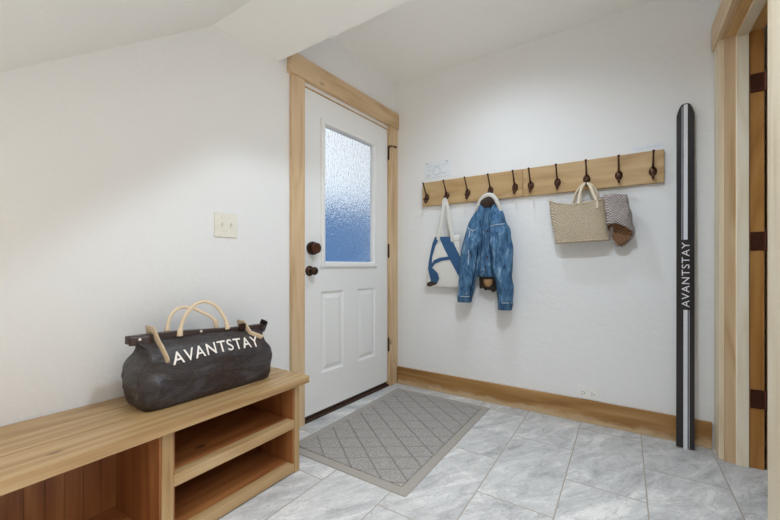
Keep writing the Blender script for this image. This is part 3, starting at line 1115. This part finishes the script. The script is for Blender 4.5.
# ------------------------------------------------------------------ decorative ski
t = thing('wall_ski', 'black water ski with white centre stripe leaning upright in the corner', 'ski', V((.263, 2.44, 0)))
W2 = .0375
HT = 1.832
def SK(x, z, o=0):
    """point on the ski face: x across, z up the ski, o out of the face."""
    f = z / HT
    return V((.2645 + .007 * f + x, 2.442 + .056 * f - o, z))
poly = [(-W2, .004)]
def topz(x):
    q = (abs(x) - .004) / (W2 - .004)
    return HT - .060 * max(0, q) ** 2.6
mb = MB()
xs = [-W2 + 2 * W2 * i / 16 for i in range(17)]
outline = [(-W2, .006), (W2, .006)] + [(x, topz(x)) for x in reversed(xs)]
mb.prism(outline, 0, .016, lambda x, z, o: SK(x, z, o))
obj('ski_board', mb, M['ski'], t, .002)
def stripe(x0, x1, zlist, o=.0166):
    mb = MB()
    for a, b in zlist:
        mb.prism([(x0, a), (x1, a), (x1, b), (x0, b)], .0155, o, lambda x, z, o: SK(x, z, o))
    return mb
zz = [(.0, .728), (1.100, 1.826)]
for seg in zz:
    obj('wide_stripe', stripe(-.0085, .0085, [seg]), M['skiwhite'], t)
obj('thin_stripe', stripe(-.0165, -.0130, [(1.100, 1.815)]), M['skigrey'], t)
obj('thin_stripe', stripe(.0130, .0165, [(.006, .728)]), M['skigrey'], t)
vs, fs, x0, x1, y1 = text_mesh('AVANTSTAY', .06, bold=0)
mb = MB()
ln = 1.086 - .742
mb.add([SK(-(p.y / y1 - .5) * .032, .742 + (p.x - x0) / (x1 - x0) * ln, .0168 + p.z) for p in vs], fs)
obj('lettering', mb, M['white_letter'], t, label='white letters reading AVANTSTAY up the ski')

# ------------------------------------------------------------------ door mat
t = thing('door_mat', 'taupe door mat with a raised diamond pattern on the tiles', 'door mat', V((-1.128, 1.84, 0)))
mx0, mx1, my0, my1 = -1.495, -.762, 1.285, 2.402
def rect_ring(d, z):
    pts = []
    r = .012
    for (cx, cy, a0) in ((mx0 + d + r, my0 + d + r, 180), (mx1 - d - r, my0 + d + r, 270), (mx1 - d - r, my1 - d - r, 0), (mx0 + d + r, my1 - d - r, 90)):
        for k in range(5):
            an = math.radians(a0 + 90 * k / 4)
            pts.append(V((cx + r * math.cos(an), cy + r * math.sin(an), z)))
    return pts
mb = MB().loft([rect_ring(0, .0005), rect_ring(.001, .004), rect_ring(.006, .006), rect_ring(.042, .0065), rect_ring(.046, .004)], True, True)
obj('mat_border', mb, M['matedge'], t)
mb = MB().loft([rect_ring(.046, .003), rect_ring(.047, .008), rect_ring(.052, .010)], True, True)
obj('mat_field', mb, M['matfield'], t, label='carpet field with diamond lines')

# ------------------------------------------------------------------ storage bench
t = thing('storage_bench', 'golden timber storage bench with open cubbies against the left wall', 'bench', V((-1.45, .6, 0)))
BX = -1.255
Y0, Y1 = -.30, 1.224
ZT, ZB = .441, .407
def wx(y, gap=.004):
    return PA.x + NA.x * gap + DA.x / DA.y * (y - PA.y)
def board_x(f, y):
    return wx(y) + (BX - wx(y)) * f
for (f0, f1) in ((0, .30), (.305, .62), (.625, 1)):
    mb = MB().hexa([V((board_x(f0, Y0), Y0, ZB)), V((board_x(f1, Y0), Y0, ZB)), V((board_x(f1, Y1), Y1, ZB)), V((board_x(f0, Y1), Y1, ZB)),
                    V((board_x(f0, Y0), Y0, ZT)), V((board_x(f1, Y0), Y0, ZT)), V((board_x(f1, Y1), Y1, ZT)), V((board_x(f0, Y1), Y1, ZT))])
    obj('top_board', mb, M['ben_y'], t, .0025)
FX = -1.283
XB = -1.632
obj('side_panel', MB().box(XB, FX, 1.156, 1.187, .0, ZB), M['ben_z'], t, .002)
obj('side_panel', MB().box(XB, FX, Y0 + .03, Y0 + .062, .0, ZB), M['ben_z'], t, .002)
obj('divider', MB().box(XB, FX, .586, .623, .0, ZB), M['ben_z'], t, .002)
NX = FX - .042  # split at the shade line: lit front strips, painted dark behind
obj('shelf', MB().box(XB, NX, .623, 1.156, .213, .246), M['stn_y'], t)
obj('lit_shelf_nosing', MB().box(NX, FX, .623, 1.156, .207, .247), M['ben_y'], t, .003)
for (a, b) in ((.623, 1.156), (Y0 + .062, .586)):
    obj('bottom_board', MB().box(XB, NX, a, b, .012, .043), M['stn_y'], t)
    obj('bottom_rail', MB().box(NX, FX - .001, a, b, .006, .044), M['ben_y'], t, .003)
# dark boards added on the uprights' inner faces to paint the cubby shade
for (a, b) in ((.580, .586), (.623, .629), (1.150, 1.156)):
    obj('shade_board', MB().box(XB + .006, FX - .006, a, b, .045, ZB), M['stn_z'], t)
# beadboard back: planks with grooves
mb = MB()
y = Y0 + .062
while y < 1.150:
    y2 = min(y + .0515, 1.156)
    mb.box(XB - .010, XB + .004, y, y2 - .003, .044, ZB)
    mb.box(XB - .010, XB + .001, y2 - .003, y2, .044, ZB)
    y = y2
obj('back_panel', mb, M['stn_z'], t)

# ------------------------------------------------------------------ duffel bag
t = thing('duffel_bag', 'dark waxed canvas tool bag with tan handles standing on the bench', 'bag', A(-1.67, .18, ZT))
SC = -1.666
def bag_dims(v):
    """v 0..1 bottom to top: half width, half depth, centre offset"""
    def ip(tab):
        for (a, fa), (b, fb) in zip(tab, tab[1:]):
            if v <= b:
                k = (v - a) / (b - a)
                return fa + (fb - fa) * k
        return tab[-1][1]
    hw = ip([(0, .258), (.06, .263), (.2, .270), (.45, .277), (.7, .276), (.85, .272), (1, .276)])
    hd = ip([(0, .102), (.04, .106), (.15, .108), (.4, .107), (.6, .101), (.75, .090), (.88, .068), (1, .026)])
    co = ip([(0, .176), (.4, .180), (1, .176)])
    return hw, hd, co
BH = .236
def bag_pt(v, an):
    hw, hd, co = bag_dims(v)
    ca, sa = math.cos(an), math.sin(an)
    x = math.copysign(abs(ca) ** .20, ca)
    y = math.copysign(abs(sa) ** .30, sa)
    # end gussets fold inwards near the top
    pinch = max(0, abs(x) - .86) / .14
    inw = .058 * pinch * math.exp(-((v - .82) / .13) ** 2) * (1 - .3 * abs(y))
    s = SC + (hw - inw) * x
    o = co + hd * y
    amp = (.010 + .006 * max(0, min(1, (-1.80 - s) / .08)) + .008 * max(0, .5 - v)) * min(1, 6 * v) * (1 - .4 * v)
    q = V((s * 9, z_ := v * 5, y * 1.4))
    o += (1 if sa > 0 else -1) * amp * noise.noise(q) * min(1, abs(y) * 1.5)
    left = max(0, min(1, (-1.82 - s) / .07))
    o += (1 if sa > 0 else -1) * .011 * left * min(1, 4 * v) * noise.noise(V((s * 22, v * 3.2 + s * 6, y * 2 + 7)))
    s += amp * .5 * noise.noise(V((s * 5, v * 9, y * 3 + 4))) * (abs(x) ** 3)
    z = ZT + .002 + BH * v - .013 * v * (x + .3) * .9 + .010 * v * math.cos((s - SC) * 9) * .5
    return s, max(o, .03), z
NSB = 120
rings = []
for k in range(31):
    rings.append([A(*bag_pt(k / 30, 2 * math.pi * j / NSB)) for j in range(NSB)])
mb = MB()
mb.loft(rings)
bag = obj('bag_body', mb, M['waxed'], t, smooth=True)
def bag_front(s, v):
    """front surface offset at position s, height fraction v"""
    hw, hd, co = bag_dims(v)
    u = max(-1, min(1, (s - SC) / hw))
    ca = math.copysign(abs(u) ** (1 / .20), u)
    an = math.acos(ca)
    return bag_pt(v, an)


def bag_front_z(s, z):
    lo, hi = 0.0, 1.0
    for _ in range(24):
        m = (lo + hi) / 2
        if bag_front(s, m)[2] < z:
            lo = m
        else:
            hi = m
    return bag_front(s, lo)
# stiffened mouth: two leather bars
for o0, o1, zz0 in ((.178, .200, .0), (.152, .174, -.002)):
    mb = MB()
    pr = []
    for k in range(21):
        f = k / 20
        s = -1.948 + .552 * f
        z = .677 - .024 * f + .004 * math.sin(f * 6) + zz0
        pr.append([A(s, o0, z), A(s, o1, z), A(s, o1 - .002, z + .029), A(s, o0 + .002, z + .029)])
    mb.loft(pr)
    obj('mouth_bar', mb, M['bagbar'], t, .002)
# curled corner of the canvas at the right end
mb = MB()
def curl(u, v):
    an = u * 4.2
    return A(-1.402 + .026 * math.sin(an) * (1 - .25 * v), .158 + .026 * (1 - math.cos(an)) * .6 + .03 * v, .655 + .050 * v * (1 - .3 * u) - .02 * u)
mb.grid(curl, 14, 8)
obj('end_flap', mb, M['waxed'], t, smooth=True, solid=.004)
mb = MB()
def lflap(u, v):
    return A(-1.951 + .070 * u, .196 + .010 * u + .006 * v, .708 - .034 * v - .006 * u)
mb.grid(lflap, 6, 4)
obj('end_flap', mb, M['bagbar'], t, smooth=True, solid=.004)
for s, o, z in ((-1.918, .205, .693), (-1.695, .200, .690)):
    obj('rivet', MB().lathe(A(s, o, z), NA, [(0, 0), (0, .0055), (.003, .004), (.003, 0)], 12), M['rivet'], t)
# handles
fhp = curve([A(-1.782, .206, .684), A(-1.778, .206, .715), A(-1.760, .206, .763), A(-1.722, .206, .803), A(-1.680, .206, .812), A(-1.636, .206, .790), A(-1.605, .206, .748), A(-1.588, .206, .712), A(-1.584, .206, .684)])
obj('handle', MB().tube(fhp, [.011 if i < 6 or i > len(fhp) - 7 else .0072 for i in range(len(fhp))], 10, up=NA, flat=.62), M['leather'], t, smooth=True)
bhp = curve([A(-1.800, .146, .684), A(-1.800, .143, .715), A(-1.783, .132, .758), A(-1.745, .118, .785), A(-1.700, .116, .782), A(-1.655, .122, .760), A(-1.610, .140, .725), A(-1.600, .146, .684)])
obj('handle', MB().tube(bhp, [.011 if i < 6 or i > len(bhp) - 7 else .0072 for i in range(len(bhp))], 10, up=NA, flat=.62), M['leather'], t, smooth=True)
# closing straps lying on the front
def strap(s_top, s_end, ztop, vend, w):
    pts = [A(s_top - .010, .160, ztop + .004), A(s_top, .190, ztop + .006)]
    n = 10
    for k in range(n + 1):
        f = k / n
        v = .93 + (vend - .93) * f
        s = s_top + .006 + (s_end - s_top - .006) * f
        q = bag_front(s, v)
        pts.append(A(s, max(q[1] + .006, .2065 if f < .2 else 0), q[2]))
    return pts
for args in ((-1.870, -1.856, .712, .68, .0195), (-1.498, -1.446, .692, .84, .017)):
    pts = strap(*args)
    mb = MB().tube(pts, [args[4]] * (len(pts) - 1) + [args[4] * .6], 12, up=NA, flat=.16)
    st = obj('strap', mb, M['leather'], t, smooth=True)
    for p in pts[5:-1:2]:
        obj('strap_hole', MB().lathe(p + NA * .0015, NA, [(0, 0), (0, .0022), (.0014, .0022), (.0014, 0)], 8), M['bagbar'], st)
mb = MB().box(-1.528, -1.500, .200, .214, .672, .700, A)
obj('buckle', mb, M['iron'], t, .003)
# lettering following the front of the bag
vs, fs, x0, x1, y1 = text_mesh('AVANTSTAY', .06)
mb = MB()
for p in vs:
    pass
pp = []
for p in vs:
    f = (p.x - x0) / (x1 - x0)
    s = -1.836 + .366 * f
    zt = .594 + .010 * math.sin(f * math.pi) + .004 * f
    z = zt + p.y / y1 * .042
    q = bag_front_z(s, z)
    pp.append(A(s, q[1] + .0035 + p.z, z))
mb.add(pp, fs)
obj('lettering', mb, M['letter'], t, label='cream letters reading AVANTSTAY')

# ------------------------------------------------------------------ recessed ceiling lamps
def can(x, y, energy, label, col=(.76, .88, 1), r=.026, blend=.7, angle=164):
    t = thing('recessed_light', label, 'ceiling light', V((x, y, ZC)))
    obj('trim_ring', MB().lathe((x, y, ZC), (0, 0, -1), [(-.004, .058), (-.004, .085), (.004, .083), (.006, .062), (.001, .058)], 32), M['housing'], t, smooth=True)
    obj('lens', MB().lathe((x, y, ZC - .0005), (0, 0, -1), [(-.003, 0), (-.003, .060), (.002, .058), (.002, 0)], 32), M['lens'], t)
    ld = bpy.data.lights.new('lamp', 'SPOT')
    ld.energy = energy
    ld.color = col
    ld.shadow_soft_size = r
    ld.spot_size = math.radians(angle)
    ld.spot_blend = blend
    lo = bpy.data.objects.new('lamp', ld)
    COL.objects.link(lo)
    lo.parent = t
    lo.location = (0, 0, -.02)
    return t


can(-.665, 1.875, 23, 'recessed ceiling lamp nearest the entry door', blend=1.0, angle=158)
can(-.20, .95, 72, 'recessed ceiling lamp farther from the rack wall', r=.06)

# ------------------------------------------------------------------ dusk outside the door, plus added fill light
w = bpy.data.worlds.new('dusk_and_fill')
S.world = w
w.use_nodes = True
nt = w.node_tree
bg = nt.nodes['Background']
tc = N(nt, 'ShaderNodeTexCoord')
sep = N(nt, 'ShaderNodeSeparateXYZ')
L(nt, tc.outputs['Generated'], sep.inputs[0])
dusk = ramp(nt, math_node(nt, 'MULTIPLY_ADD', sep.outputs[2], 1.0, .3), [(.25, (.10, .28, .62)), (.40, (.42, .66, .98)), (.52, (.95, 1.0, 1.06)), (.9, (1.0, 1.03, 1.06))])
side = N(nt, 'ShaderNodeMapRange', interpolation_type='SMOOTHSTEP')
side.inputs['From Min'].default_value = -.25
side.inputs['From Max'].default_value = -.65
L(nt, sep.outputs[0], side.inputs[0])


# added fill through the open rear ceiling: bright overhead, dim and warm below
low = rmap(nt, sep.outputs[0], .1, .6, .46, 1.8)
lowz = math_node(nt, 'MAXIMUM', math_node(nt, 'MULTIPLY', low, rmap(nt, sep.outputs[2], -.08, .10, 1, 0)), .12)
warm = mix(nt, 1.0, (1.0, .87, .69), lowz, 'MULTIPLY')
top = N(nt, 'ShaderNodeVectorMath', operation='SCALE')
top.inputs[0].default_value = (1.0, .975, .935)
L(nt, rmap(nt, sep.outputs[2], .40, .62, 0, 3.9), top.inputs['Scale'])
around = mix(nt, 1.0, warm, top.outputs[0], 'ADD')
L(nt, mix(nt, side.outputs[0], around, dusk), bg.inputs['Color'])
bg.inputs['Strength'].default_value = 1.0

# ------------------------------------------------------------------ camera
FPX = 360.35
cd = bpy.data.cameras.new('camera')
cam = bpy.data.objects.new('camera', cd)
COL.objects.link(cam)
cam.location = (0, 0, .96)
cam.rotation_euler = (math.pi / 2, 0, math.radians(33.122))
cd.sensor_fit = 'HORIZONTAL'
cd.sensor_width = 36
cd.lens = FPX / 780 * 36
cd.shift_y = 6.03 / 780
cd.clip_start = .02
S.camera = cam

S.view_settings.view_transform = 'Standard'
S.view_settings.look = 'None'
S.view_settings.gamma = 1
S.view_settings.exposure = 0.07
S.view_settings.use_curve_mapping = False
S.cycles.use_denoising = True
S.cycles.max_bounces = 10
S.cycles.diffuse_bounces = 6
